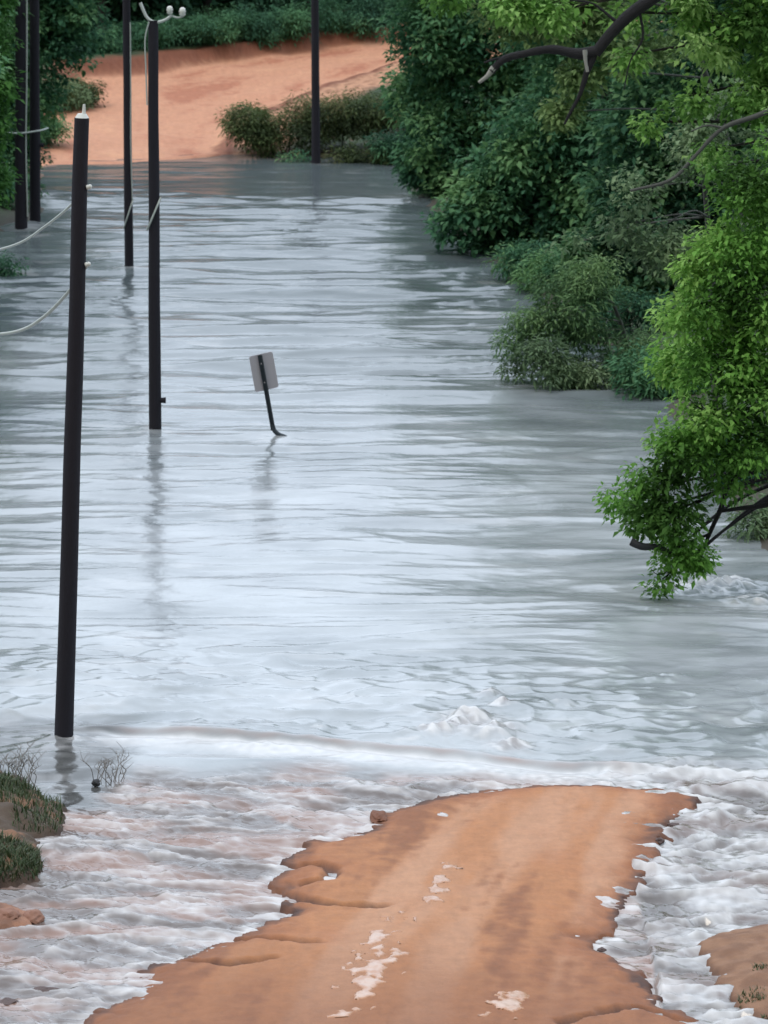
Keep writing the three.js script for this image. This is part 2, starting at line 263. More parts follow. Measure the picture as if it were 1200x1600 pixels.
    { const pk = rapid * ss(0.06, 0.32, N(wxr * 1.35, wdr * 1.9, 68) + 0.25 * N(wxr * 3, wdr * 3, 69)); foam *= 1 - mix(0.55, 0.85, right) * pk; h -= mix(0.03, 0.06, right) * pk; h += rapid * (0.013 * N(x * 8, d * 7, 70) + 0.022 * Math.pow(Math.max(0, ridge(N(fx * 3.4, d * 3.6, 72))), 2)); foam *= 0.82 + 0.45 * N(x * 6.5, d * 6, 73); }
    const s = near(bR, x, d, 1) ? sdf(ROAD, x, d) : -9;             // froth gathers on the road's edge
    foam += rapid * 0.5 * ss(-0.5, -0.08, s) * ss(-0.1, 0.35, N(x * 3, d * 3, 63) + 0.15);
  } else foam += 0.22 * ss(0.35, 0.75, fbm(wx * 0.5, wd * 0.7, 65, 4) + 0.25 * chop) ;
  return { h, rapid, eddy, foam: Math.min(1, Math.max(0, foam)), mud: Math.min(1, Math.max(0, mud)) };
}
const SILT = [0.085, 0.105, 0.11], SILTPALE = [0.39, 0.41, 0.425], MUD = [0.30, 0.20, 0.165], RAPIDDK = [0.11, 0.10, 0.095], RAPIDMUD = [0.25, 0.15, 0.115], FOAM = [0.62, 0.605, 0.60], FOAMSILT = [0.60, 0.565, 0.55];
{
  const xs = mirrorAxis([[0, 6.6, 0.05], [6.6, 16, 0.06, 0.3], [16, 60, 0.5, 4]]);
  const ds = axis([[52, 59, 0.6, 0.08], [59, 84, 0.055], [84, 130, 0.075, 0.13], [130, 200, 0.13, 0.24], [200, 206, 0.8]]);
  const g = gridGeometry(xs, ds, (x, d) => {
    const w = water(x, d), speck = 0.85 + 0.3 * N(x * 7, d * 5, 71);
    const churn = ss(150, 100, d + 10 * ss(2, 9, x) + 16 * fbm(x * 0.12, d * 0.06, 91, 3)) * (0.8 + 0.5 * fbm(x * 0.35, d * 0.3, 93, 4)); let c = mix3(mix3(mix3(SILT, SILTPALE, Math.min(1, churn) * (1 - 0.85 * w.eddy)), MUD, w.mud), [0.07, 0.065, 0.06], 0.8 * w.eddy); c = mix3(c, mix3(RAPIDDK, RAPIDMUD, w.mud), w.rapid); c = mix3(c, w.rapid > 0.3 && x < 4 ? FOAMSILT : FOAM, Math.min(1, w.foam * speck));
    return { h: w.h, c };
  }).all;
  const ripple = noiseTexture(512, (u, v) => 0.5 + 0.32 * tile(u, v, 16, 12, 4), 0.22); ripple.repeat.set(0.16, 0.3);
  const m = new THREE.MeshPhysicalMaterial({ vertexColors: true, roughness: 0.16, ior: 1.55, bumpMap: ripple, bumpScale: 0.011 });
  setKind(addMesh('water', g, m), 'structure').userData.label = 'grey silty flood water covering the road crossing';
}

// ---------------------------------------------------------------- things: helpers
const taken = {};
function numbered(name) { const n = taken[name] = (taken[name] ?? -1) + 1; return n ? `${name}_${String(n).padStart(3, '0')}` : name; }
function thing(name, label, category, p, group) { const o = new THREE.Group(); o.name = numbered(name); o.position.copy(p); o.userData = { label, category }; if (group) o.userData.group = group; scene.add(o); return o; }
function tube(points, r0, r1, sides = 8, wobble = 0, seed = 1) {    // tapered limb through points
  const curve = new THREE.CatmullRomCurve3(points, false, 'centripetal'), n = Math.max(4, Math.min(40, points.length * 5)), fr = curve.computeFrenetFrames(n, false), pos = [], nor = [], uv = [], idx = [];
  const L = curve.getLength();
  for (let i = 0; i <= n; i++) {
    const t = i / n, c = curve.getPointAt(t), r = mix(r0, r1, t) * (1 + wobble * N(t * 7, seed * 3.1, 0.5));
    for (let j = 0; j <= sides; j++) { const a = (j / sides) * Math.PI * 2, ca = Math.cos(a), sa = Math.sin(a), q = fr.normals[i].clone().multiplyScalar(ca).addScaledVector(fr.binormals[i], sa); const rr = r * (1 + wobble * 0.6 * N(ca + seed, sa, t * 5)); pos.push(c.x + q.x * rr, c.y + q.y * rr, c.z + q.z * rr); nor.push(q.x, q.y, q.z); uv.push(j / sides * 6.28 * r0, t * L); }
  }
  for (let i = 0; i < n; i++) for (let j = 0; j < sides; j++) { const a = i * (sides + 1) + j, b = a + sides + 1; idx.push(a, a + 1, b, b, a + 1, b + 1); }
  const capAt = (i, flip) => { const c = curve.getPointAt(i / n), k = pos.length / 3, t = fr.tangents[i].clone().multiplyScalar(flip ? -1 : 1); pos.push(c.x, c.y, c.z); nor.push(t.x, t.y, t.z); uv.push(0, 0); for (let j = 0; j < sides; j++) { const a = i * (sides + 1) + j; flip ? idx.push(k, a + 1, a) : idx.push(k, a, a + 1); } };
  capAt(0, true); capAt(n, false);
  const g = new THREE.BufferGeometry(); g.setAttribute('position', new THREE.Float32BufferAttribute(pos, 3)); g.setAttribute('normal', new THREE.Float32BufferAttribute(nor, 3)); g.setAttribute('uv', new THREE.Float32BufferAttribute(uv, 2)); g.setIndex(idx); return g;
}
const V = (x, y, z) => new THREE.Vector3(x, y, z);
const std = (c, roughness = 0.8, extra = {}) => new THREE.MeshStandardMaterial({ color: new THREE.Color().setRGB(...c), roughness, ...extra });
const woodBump = noiseTexture(256, (u, v) => 0.5 + 0.3 * tile(u, v, 24, 3, 3), 1); woodBump.repeat.set(3, 0.5);
const M = {
  creosote: std([0.010, 0.008, 0.014], 0.9, { bumpMap: woodBump, bumpScale: 0.012 }), stained: std([0.10, 0.066, 0.06], 0.8, { bumpMap: woodBump, bumpScale: 0.012 }),
  pale: std([0.62, 0.62, 0.58], 0.5), cable: std([0.40, 0.43, 0.40], 0.6), steel: std([0.035, 0.045, 0.055], 0.5, { metalness: 0.3 }), signBack: std([0.46, 0.42, 0.45], 0.45, { metalness: 0.35 }),
  bark: std([0.035, 0.028, 0.024], 0.9, { bumpMap: woodBump, bumpScale: 0.03 }), barkDark: std([0.010, 0.008, 0.009], 0.9, { bumpMap: woodBump, bumpScale: 0.03 }), barkGrey: std([0.07, 0.07, 0.062], 0.9), snapped: std([0.25, 0.24, 0.21], 0.9),
  rock: std([0.24, 0.115, 0.075], 0.8), rockDark: std([0.02, 0.02, 0.022], 0.7), twig: std([0.20, 0.18, 0.165], 0.9), drift: std([0.022, 0.022, 0.024], 0.8),
};

// ---------------------------------------------------------------- utility poles
function pole(px, py, topx, topy, dist, r, label, opt = {}) {
  const foot = at(px, py, dist); foot.y = Math.min(foot.y, groundY(foot.x, dist)); const top = at(topx, topy, dist - 0.2);
  const o = thing('utility_pole', label, 'utility pole', foot, 'dark utility poles standing along the flooded road');
  const dirv = top.clone().sub(foot), L = dirv.length(), q = new THREE.Quaternion().setFromUnitVectors(V(0, 1, 0), dirv.clone().normalize());
  const sub = opt.stain ?? 0, seed = px * 0.13;
  const prof = (y0, y1, n) => { const pts = []; for (let i = 0; i <= n; i++) { const y = mix(y0, y1, i / n); pts.push(V(0.012 * N(y * 0.6, seed), y, 0.012 * N(y * 0.6, seed + 9))); } return tube(pts, r * (1.08 - 0.26 * y0 / L), r * (1.08 - 0.26 * y1 / L), 18, 0.03, seed); };
  const g = prof(sub, L, 10); g.applyQuaternion(q); addMesh('shaft', g, M.creosote, o);
  const place = (geo, name, m) => { geo.applyQuaternion(q); return addMesh(name, geo, m, o); };
  if (sub) { place(prof(-0.5, sub - 0.004, 3), 'muddy_base', M.stained); const b = new THREE.CylinderGeometry(r * 1.12, r * 1.12, 0.05, 18); b.translate(0, sub * 0.72, 0); place(b, 'metal_band', M.cable); }
  else { const b = prof(-1.2, 0.002, 2); place(b, 'muddy_base', M.creosote); }
  if (opt.cap) { const c = new THREE.CylinderGeometry(r * 0.5, r * 0.8, 0.07, 14); c.translate(0, L + 0.03, 0); place(c, 'pole_cap', M.pale); const spike = new THREE.CylinderGeometry(0.02, 0.035, 0.2, 8); spike.translate(r * 0.2, L + 0.12, 0); place(spike, 'top_pin', M.pale); }
  if (opt.conduit) for (const [a0, a1, side, w] of opt.conduit) { const pts = [V(side * r * 1.02, L * a0, r * 0.55), V(side * r * 0.8, L * mix(a0, a1, 0.33), r * 0.75), V(side * r * 0.95, L * mix(a0, a1, 0.66), r * 0.7), V(side * r * 0.98, L * a1, r * 0.55)]; place(tube(pts, w, w, 6), 'ground_wire', M.cable); }
  if (opt.wrap) { const [a0, a1] = opt.wrap, pts = []; for (let i = 0; i <= 6; i++) { const t = i / 6, s = mix(1.15, -1.15, t); pts.push(V(s * r, L * mix(a1, a0, t), Math.sqrt(Math.max(0.1, 1.35 - s * s)) * r)); } place(tube(pts, 0.025, 0.022, 6), 'loose_wire', M.cable); }
  if (opt.bolts) for (const a of opt.bolts) { const b = new THREE.CylinderGeometry(0.06, 0.075, 0.14, 8); b.rotateZ(Math.PI / 2); b.translate(r + 0.05, L * a, 0.03); place(b, 'step_bolt', M.creosote); }
  if (opt.bracket) {
    const arm = tube([V(-0.3, L + 0.42, 0), V(-0.12, L + 0.05, 0.02), V(0.05, L - 0.04, 0.03), V(0.3, L + 0.02, 0.02), V(0.46, L + 0.14, 0)], 0.04, 0.035, 8); place(arm, 'bracket', M.cable);
    for (const [x, y, s] of [[0.4, 0.24, 0.75], [0.70, 0.2, 0.8]]) { const pts = [[0.02, -0.13], [0.06, -0.12], [0.105, -0.06], [0.08, -0.03], [0.115, 0.02], [0.085, 0.06], [0.09, 0.1], [0.04, 0.14], [0, 0.145]].map(([a, b]) => new THREE.Vector2(a * s, b * s)); const ins = new THREE.LatheGeometry(pts, 14); ins.translate(x, L + y, 0); const pm = place(ins, 'insulator', M.pale); }
    place(tube([V(0.42, L + 0.12, 0), V(0.58, L + 0.07, 0), V(0.72, L + 0.1, 0)], 0.025, 0.025, 6), 'insulator_pin', M.cable);
    place(tube([V(-r * 0.6, L - 0.02, r * 0.7), V(-r * 1.25, L - 0.4, r * 0.5), V(-r * 1.2, L - 1.0, r * 0.5), V(-r * 1.0, L - 2, r * 0.6)], 0.02, 0.02, 6), 'ground_wire', M.cable);
  }
  if (opt.insulators) for (const [ipx, ipy] of opt.insulators) { const p = at(ipx, ipy, dist - 0.25).sub(foot), s = new THREE.LatheGeometry([[0, -0.07], [0.05, -0.06], [0.06, -0.02], [0.045, 0], [0.06, 0.03], [0.03, 0.07], [0, 0.075]].map((a) => new THREE.Vector2(...a)), 12); s.scale(0.7, 0.7, 0.7); s.rotateZ(-Math.PI / 2.4); s.translate(p.x, p.y, p.z); addMesh('insulator', s, M.pale, o); }
  return o;
}
const distOf = (px, py, h = 0) => -onLevel(px, py, h).z;
const D1 = distOf(97, 1150), D2 = distOf(242, 672), D3 = distOf(202, 424), D4 = distOf(33, 356), D6 = 199.5;
pole(97, 1150, 128, 184, D1, 0.147, 'nearest and tallest bare dark pole, leaning slightly right', { cap: true, insulators: [[139, 292], [137, 413]] });
pole(242, 672, 239, 32, D2, 0.145, 'dark pole with white insulators on a bracket at its top', { bracket: true, wrap: [0.555, 0.625], bolts: [0.19] });
pole(202, 424, 196, -120, D3, 0.135, 'slim dark pole standing just behind the one with the white insulators', { wrap: [0.225, 0.30], conduit: [[0.3, 0.75, 0.9, 0.02]] });
pole(33, 356, 32, -160, D4, 0.205, 'left pole of the close pair against the dark trees', { conduit: [[0.06, 0.7, 1.1, 0.028]] });
pole(55, 352, 53, -170, D4 + 1.2, 0.18, 'right pole of the close pair against the dark trees', { bolts: [0.255] });
pole(494, 240, 491, -150, D6, 0.165, 'far dark pole standing in the brush beside the far road bend', {});

// cables
function cable(points, r, label) { const p0 = points[0].clone(), o = new THREE.Mesh(tube(points.map((p) => p.clone().sub(p0)), r, r, 6), M.cable); o.position.copy(p0); o.name = numbered('drop_cable'); o.castShadow = o.receiveShadow = true; o.userData = { label, category: 'cable' }; scene.add(o); }
cable([at(139, 292, D1 - 0.25), at(105, 326, D1 + 1.5), at(70, 354, D1 + 3.5), at(30, 380, D1 + 5.5), at(-40, 400, D1 + 8)], 0.022, 'upper thin pale cable sagging left from the nearest dark pole');
cable([at(137, 413, D1 - 0.25), at(108, 455, D1 + 1.2), at(70, 494, D1 + 2.6), at(30, 517, D1 + 4), at(-50, 526, D1 + 6)], 0.03, 'lower thicker pale cable sagging left from the nearest dark pole');
cable([at(-40, 206, D4 - 1), at(0, 207, D4 - 0.6), at(33, 208, D4 - 0.35), at(62, 204, D4 - 0.2), at(75, 200, D4 + 0.8)], 0.03, 'short pale cable crossing the close pair of poles on the left');

// ---------------------------------------------------------------- road sign
{
  const ds = distOf(431, 682), foot = at(431, 676, ds), o = thing('road_sign', 'leaning road sign seen from behind, standing in the flood', 'road sign', foot);
  const P = (x, y, dd = 0) => at(x, y, ds + dd).sub(foot);
  const top = P(406, 555, -0.1), low = P(427, 672);
  const up = top.clone().sub(low), L = up.length(), q = new THREE.Quaternion().setFromUnitVectors(V(0, 1, 0), up.normalize());
  // U-channel post
  const sh = new THREE.Shape([[-0.055, -0.02], [-0.032, -0.02], [-0.022, 0.028], [0.022, 0.028], [0.032, -0.02], [0.055, -0.02], [0.055, -0.012], [0.04, -0.012], [0.03, 0.038], [-0.03, 0.038], [-0.04, -0.012], [-0.055, -0.012]].map((a) => new THREE.Vector2(...a)));
  const pg = new THREE.ExtrudeGeometry(sh, { depth: L, bevelEnabled: false }); pg.rotateX(-Math.PI / 2); pg.applyQuaternion(q); pg.translate(low.x, low.y, low.z); addMesh('post', pg, M.steel, o);
  const w = 0.29, h = 0.435, r = 0.06, s2 = new THREE.Shape(); s2.moveTo(-w + r, -h); s2.lineTo(w - r, -h); s2.quadraticCurveTo(w, -h, w, -h + r); s2.lineTo(w, h - r); s2.quadraticCurveTo(w, h, w - r, h); s2.lineTo(-w + r, h); s2.quadraticCurveTo(-w, h, -w, h - r); s2.lineTo(-w, -h + r); s2.quadraticCurveTo(-w, -h, -w + r, -h);
  const fg = new THREE.ExtrudeGeometry(s2, { depth: 0.006, bevelEnabled: true, bevelSize: 0.003, bevelThickness: 0.002, bevelSegments: 1 }); fg.rotateY(0.28); fg.translate(0.02, L - 0.42, -0.06); fg.applyQuaternion(q); fg.translate(low.x, low.y, low.z); addMesh('sign_panel', fg, M.signBack, o);
  for (const y of [L - 0.2, L - 0.66]) { const b = new THREE.CylinderGeometry(0.016, 0.016, 0.02, 6); b.rotateX(Math.PI / 2); b.translate(0, y, 0.045); b.applyQuaternion(q); b.translate(low.x, low.y, low.z); addMesh('bolt', b, M.signBack, o); }
  addMesh('bent_foot', tube([P(426, 664), P(429, 673), P(436, 679), P(447, 684), P(458, 694)], 0.05, 0.06, 8, 0.1, 3), M.steel, o);
}

// ---------------------------------------------------------------- foliage
function leafCluster(seed, n, len, wid, rad, flat = 0.8) {          // leaves spread through a small ball, each a folded four-point blade
  const r = rng(seed), pos = [], idx = [];
  for (let i = 0; i < n; i++) {
    const c = V(r() - 0.5, (r() - 0.5) * flat, r() - 0.5).normalize().multiplyScalar(rad * Math.cbrt(r()));
    const f = V(c.x + (r() - 0.5) * rad, c.y * 0.5 + (r() - 0.7) * rad, c.z + (r() - 0.5) * rad).normalize();
    let n0 = V((r() - 0.5) * 0.9, 1, (r() - 0.5) * 0.9); const s = f.clone().cross(n0).normalize(); n0 = s.clone().cross(f).normalize();
    const l = len * (0.65 + 0.7 * r()), w = wid * (0.7 + 0.6 * r()), k = pos.length / 3, p = (a, b, u) => { const v = c.clone().addScaledVector(f, a).addScaledVector(s, b).addScaledVector(n0, u); pos.push(v.x, v.y, v.z); };
    p(0, 0, 0); p(l * 0.45, w / 2, w * 0.16); p(l, 0, -l * 0.12); p(l * 0.45, -w / 2, w * 0.16); p(l * 0.5, 0, 0);
    idx.push(k, k + 4, k + 1, k + 1, k + 4, k + 2, k + 2, k + 4, k + 3, k + 3, k + 4, k);
  }
  const g = new THREE.BufferGeometry(); g.setAttribute('position', new THREE.Float32BufferAttribute(pos, 3)); g.setIndex(idx); g.computeVertexNormals(); return g;
}
const leafMat = new THREE.MeshPhysicalMaterial({ color: 0xffffff, roughness: 0.75, transmission: 0.45, thickness: 0, side: THREE.DoubleSide, specularIntensity: 0.15 });
const CL = {
  near: [1, 2, 3].map((s) => leafCluster(s, 16, 0.125, 0.07, 0.24)), lime: [11, 12, 13].map((s) => leafCluster(s, 18, 0.155, 0.095, 0.27)), bush: [4, 5].map((s) => leafCluster(s, 22, 0.16, 0.045, 0.30)), mid: [6, 7, 8].map((s) => leafCluster(s, 20, 0.24, 0.13, 0.42)),
  far: [9, 10].map((s) => leafCluster(s, 18, 0.34, 0.17, 0.75)), grass: [],
};
const _m = new THREE.Matrix4(), _q = new THREE.Quaternion(), _e = new THREE.Euler(), _s = V(1, 1, 1), _c = new THREE.Color();
// lobes: [centre (local), rx, ry, rz, clusters]
function crown(parent, lobes, kind, colours, seed, opt = {}) {
  const r = rng(seed), shapes = CL[kind], list = shapes.map(() => []);
  for (const [c, rx, ry, rz, n, tint] of lobes) for (let i = 0; i < n; i++) {
    let v, k = 0; do { v = V(r() * 2 - 1, r() * 2 - 1, r() * 2 - 1); k++; } while (v.length() > 1 || v.length() < 0.35);
    const p = V(c.x + v.x * rx, c.y + v.y * ry, c.z + v.z * rz), wx = p.x + parent.position.x, wy = p.y + parent.position.y, wz = p.z + parent.position.z;
    const gap = fbm(wx * opt.gf, wy * opt.gf, wz * opt.gf + seed, 3); if (gap < (opt.gap ?? -0.25)) continue;   // openings between sprays
    if (wy < 0.05) continue;
    const tone = Math.min(0.999, Math.max(0, 0.5 + 1.15 * N(wx * 0.8, wy * 0.8, wz * 0.8 + seed) + 0.35 * (r() - 0.5) + (tint || 0))), t = tone * (colours.length - 1), a = colours[Math.floor(t)], b = colours[Math.ceil(t)];
    list[(r() * shapes.length) | 0].push([p, r() * 6.28, (r() - 0.5) * 0.9, (0.6 + 0.8 * r()) * (opt.size ?? 1), mix3(a, b, t % 1)]);
  }
  list.forEach((L, i) => {
    if (!L.length) return;
    const im = new THREE.InstancedMesh(shapes[i], leafMat, L.length);
    L.forEach(([p, ry, rz, s, c], k) => { _m.compose(p, _q.setFromEuler(_e.set(rz, ry, rz * 0.6)), _s.set(s, s, s)); im.setMatrixAt(k, _m); im.setColorAt(k, _c.setRGB(...c)); });
    im.name = opt.name ?? 'crown'; im.castShadow = im.receiveShadow = true; im.userData.kind = 'stuff'; parent.add(im);
  });
}
function limbs(parent, trunkPts, r0, r1, lobes, m, seed, every = 1) {
  const r = rng(seed * 7 + 1);
  const t = addMesh('trunk', tube(trunkPts, r0, r1, 10, 0.12, seed), m, parent);
  const curve = new THREE.CatmullRomCurve3(trunkPts);
  lobes.forEach(([c, rx], i) => {
    if (i % every) return;
    let best = 0.3, bd = 1e9; for (let k = 3; k <= 10; k++) { const p = curve.getPoint(k / 10), dd = p.distanceTo(c) + Math.max(0, p.y - c.y) * 1.0; if (dd < bd) { bd = dd; best = k / 10; } }
    const a = curve.getPoint(best), mid = a.clone().lerp(c, 0.5).add(V((r() - 0.5) * 0.5, 0.25 * rx, (r() - 0.5) * 0.5));
    addMesh('limb', tube([a, mid, c], r1 * 0.7, r1 * 0.2, 7, 0.1, i + seed), m, parent);
    for (let k = 0; k < 3; k++) { const e = c.clone().add(V((r() - 0.5) * 1.5 * rx, (r() - 0.3) * rx, (r() - 0.5) * 1.5 * rx)); addMesh('twig', tube([mid.clone().lerp(c, 0.4 + 0.2 * k), c.clone().lerp(e, 0.4), e], r1 * 0.22, r1 * 0.05, 5, 0.1, k), m, parent); }
  });
}
let treeSeed = 100;
// a tree given by where its foot stands and where its leafy boughs hang
function tree(label, foot, boughs, kind, colours, opt = {}) {
  const o = thing(opt.name ?? 'tree', label, opt.category ?? 'tree', foot, opt.group), seed = treeSeed++;
  const lobes = boughs.map(([p, rad, n, tint, sq = 0.8]) => [p.clone().sub(foot), rad, rad * sq, rad, n, tint]);
  const top = opt.top ?? Math.max(...lobes.map((l) => l[0].y)) * 0.92;
  const cx = lobes.reduce((s, l) => s + l[0].x, 0) / lobes.length * 0.5, cz = lobes.reduce((s, l) => s + l[0].z, 0) / lobes.length * 0.5;
  const tr = opt.r ?? 0.2;
  limbs(o, [V(0, -0.4, 0), V(cx * 0.15, top * 0.3, cz * 0.1), V(cx * 0.5, top * 0.65, cz * 0.6), V(cx, top, cz)], tr, tr * 0.35, lobes, opt.bark ?? M.bark, seed, opt.every ?? 1);
  crown(o, lobes, kind, colours, seed, { gf: 0.8, ...opt });
  return o;
}
const DARK = [[0.036, 0.10, 0.058], [0.065, 0.18, 0.095], [0.12, 0.27, 0.13], [0.20, 0.36, 0.15]];
const GREYG = [[0.075, 0.105, 0.07], [0.12, 0.18, 0.10], [0.17, 0.26, 0.13], [0.25, 0.34, 0.18]];
const BRIGHT = [[0.065, 0.15, 0.03], [0.12, 0.27, 0.05], [0.19, 0.40, 0.075], [0.30, 0.50, 0.13]];
const LIME = [[0.10, 0.22, 0.05], [0.18, 0.36, 0.08], [0.28, 0.48, 0.13], [0.38, 0.56, 0.20]];
const FARG = [[0.036, 0.10, 0.06], [0.065, 0.165, 0.09], [0.11, 0.24, 0.115]];
const OLIVE = [[0.055, 0.08, 0.038], [0.085, 0.125, 0.05], [0.12, 0.165, 0.06], [0.18, 0.17, 0.08]];
const B = (d, list) => list.map(([x, y, r, n, tint, sq]) => [at(x, y, d + ((x * 13 + y * 7) % 5 - 2) * 0.5), r, n, tint, sq]);
const feet = (px, d) => { const x = at(px, 500, d).x; return V(x, Math.max(-0.3, groundY(x, d)), -d); };

// right bank, far to near
tree('dark blue-green tree at the far end of the right bank beside the road bend', feet(880, 190), B(184, [[700, 40, 2.4, 420], [668, 150, 1.5, 190], [690, 215, 1.6, 230], [760, 170, 2.2, 320], [720, 285, 1.5, 230], [668, 300, 0.9, 120], [650, 265, 0.7, 80], [680, 330, 0.7, 90], [705, 352, 0.8, 110], [740, 340, 1.2, 170], [695, 10, 1.5, 190, 0.2], [694, 95, 1.1, 130, 0.15], [790, 60, 2.6, 420], [860, 150, 2.6, 330], [690, -90, 2.6, 330], [800, -160, 3.2, 420], [900, -60, 3, 380], [820, 290, 1.9, 240]]), 'mid', DARK, { r: 0.28, gap: -0.22 });
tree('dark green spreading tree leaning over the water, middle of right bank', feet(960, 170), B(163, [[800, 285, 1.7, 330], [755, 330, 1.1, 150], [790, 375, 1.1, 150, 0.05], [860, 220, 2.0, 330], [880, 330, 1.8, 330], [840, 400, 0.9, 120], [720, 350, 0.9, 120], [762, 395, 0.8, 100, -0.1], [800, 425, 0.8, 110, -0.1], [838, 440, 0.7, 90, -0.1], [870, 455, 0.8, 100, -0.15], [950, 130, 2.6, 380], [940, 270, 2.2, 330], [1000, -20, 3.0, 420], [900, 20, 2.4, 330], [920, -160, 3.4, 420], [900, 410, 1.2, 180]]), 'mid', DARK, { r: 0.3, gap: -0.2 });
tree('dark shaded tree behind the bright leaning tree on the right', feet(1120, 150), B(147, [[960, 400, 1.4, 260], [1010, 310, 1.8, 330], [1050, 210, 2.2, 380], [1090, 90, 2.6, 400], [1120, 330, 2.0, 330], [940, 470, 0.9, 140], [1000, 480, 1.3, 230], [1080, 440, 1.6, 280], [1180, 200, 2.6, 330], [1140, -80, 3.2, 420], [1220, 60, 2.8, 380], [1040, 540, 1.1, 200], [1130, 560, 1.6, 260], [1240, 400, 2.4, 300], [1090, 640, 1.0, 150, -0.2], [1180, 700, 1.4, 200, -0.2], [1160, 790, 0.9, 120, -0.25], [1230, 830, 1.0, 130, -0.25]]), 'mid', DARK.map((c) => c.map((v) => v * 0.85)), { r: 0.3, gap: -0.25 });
tree('feathery grey-green bush trailing into the water under the dark trees', feet(985, 131), B(129, [[905, 490, 1.1, 200], [830, 500, 0.6, 60], [800, 535, 0.4, 30], [1010, 590, 0.8, 110, -0.2], [880, 600, 0.5, 50, -0.1], [860, 520, 0.8, 110], [950, 530, 0.9, 150], [830, 548, 0.55, 50], [890, 570, 0.75, 100, -0.1], [960, 580, 0.7, 100, -0.1], [925, 440, 0.8, 110], [1000, 560, 0.8, 120], [870, 455, 0.5, 50]]), 'bush', [[0.05, 0.09, 0.05], [0.09, 0.17, 0.08], [0.14, 0.25, 0.105], [0.22, 0.34, 0.14]], { name: 'bush', category: 'bush', r: 0.09, bark: M.barkGrey, gap: -0.12, every: 1 });
tree('low half drowned brush spreading over the water in front of the feathery bush', onLevel(880, 596), B(127.5, [[800, 572, 0.5, 80, 0, 0.5], [860, 580, 0.5, 90, 0, 0.5], [915, 588, 0.5, 80, 0.2, 0.5], [840, 545, 0.4, 60, 0, 0.6]]), 'bush', GREYG, { name: 'brush', category: 'brush', r: 0.05, bark: M.barkGrey, gap: -0.1 });
tree('pale olive tree showing behind the dark broken limb at the top', feet(1180, 140), B(136, [[800, 15, 0.9, 130], [745, -5, 0.6, 60], [865, 30, 0.9, 130], [930, 10, 1.1, 170], [900, 120, 0.5, 50], [850, -70, 1.3, 170], [1000, 60, 1.2, 150], [960, -90, 1.6, 200], [880, 175, 0.4, 40]]), 'mid', [[0.12, 0.17, 0.07], [0.18, 0.27, 0.10], [0.25, 0.36, 0.14]], { r: 0.15, bark: M.barkGrey, gap: -0.1, size: 0.8 });
tree('bare-limbed grey-green tree between the dark trees and the bright one', feet(1120, 122), B(118, [[1000, 300, 0.7, 60], [1040, 350, 0.9, 110], [980, 350, 0.6, 60], [1070, 280, 0.8, 80], [1090, 230, 0.8, 80], [1120, 190, 0.9, 90], [1030, 400, 0.8, 90], [900, 380, 0.5, 40], [1180, 170, 0.9, 90], [1150, 300, 1.1, 120]]), 'near', GREYG, { r: 0.12, bark: M.barkGrey, gap: 0.0, size: 1.15 });
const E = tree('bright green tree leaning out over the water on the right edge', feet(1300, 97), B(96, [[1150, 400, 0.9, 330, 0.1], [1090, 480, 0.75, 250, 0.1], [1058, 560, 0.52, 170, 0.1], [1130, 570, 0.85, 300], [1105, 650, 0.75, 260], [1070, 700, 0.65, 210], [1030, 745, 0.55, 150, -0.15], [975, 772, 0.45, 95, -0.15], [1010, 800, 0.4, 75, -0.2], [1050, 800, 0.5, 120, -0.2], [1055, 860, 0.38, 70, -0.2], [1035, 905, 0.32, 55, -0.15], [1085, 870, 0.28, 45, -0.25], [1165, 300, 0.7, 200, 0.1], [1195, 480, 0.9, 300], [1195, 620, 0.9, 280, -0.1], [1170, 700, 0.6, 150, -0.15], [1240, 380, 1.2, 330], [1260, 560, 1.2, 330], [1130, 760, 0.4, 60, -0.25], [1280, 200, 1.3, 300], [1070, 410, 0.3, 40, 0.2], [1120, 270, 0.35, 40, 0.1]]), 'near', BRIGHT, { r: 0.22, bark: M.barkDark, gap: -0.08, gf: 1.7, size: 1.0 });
{ // its dark hanging stems
  const add = (pts, r0, r1) => addMesh('limb', tube(pts.map(([x, y]) => at(x, y, 95.4).sub(E.position)), r0, r1, 7, 0.15, 4), M.barkDark, E);
  add([[1230, 700], [1180, 735], [1142, 745], [1128, 790], [1108, 835], [1095, 870]], 0.09, 0.03); add([[1142, 740], [1138, 700], [1148, 650]], 0.04, 0.02); add([[1250, 770], [1190, 790], [1150, 795], [1120, 800]], 0.08, 0.03); add([[1108, 835], [1060, 850], [1000, 850]], 0.03, 0.02);
}
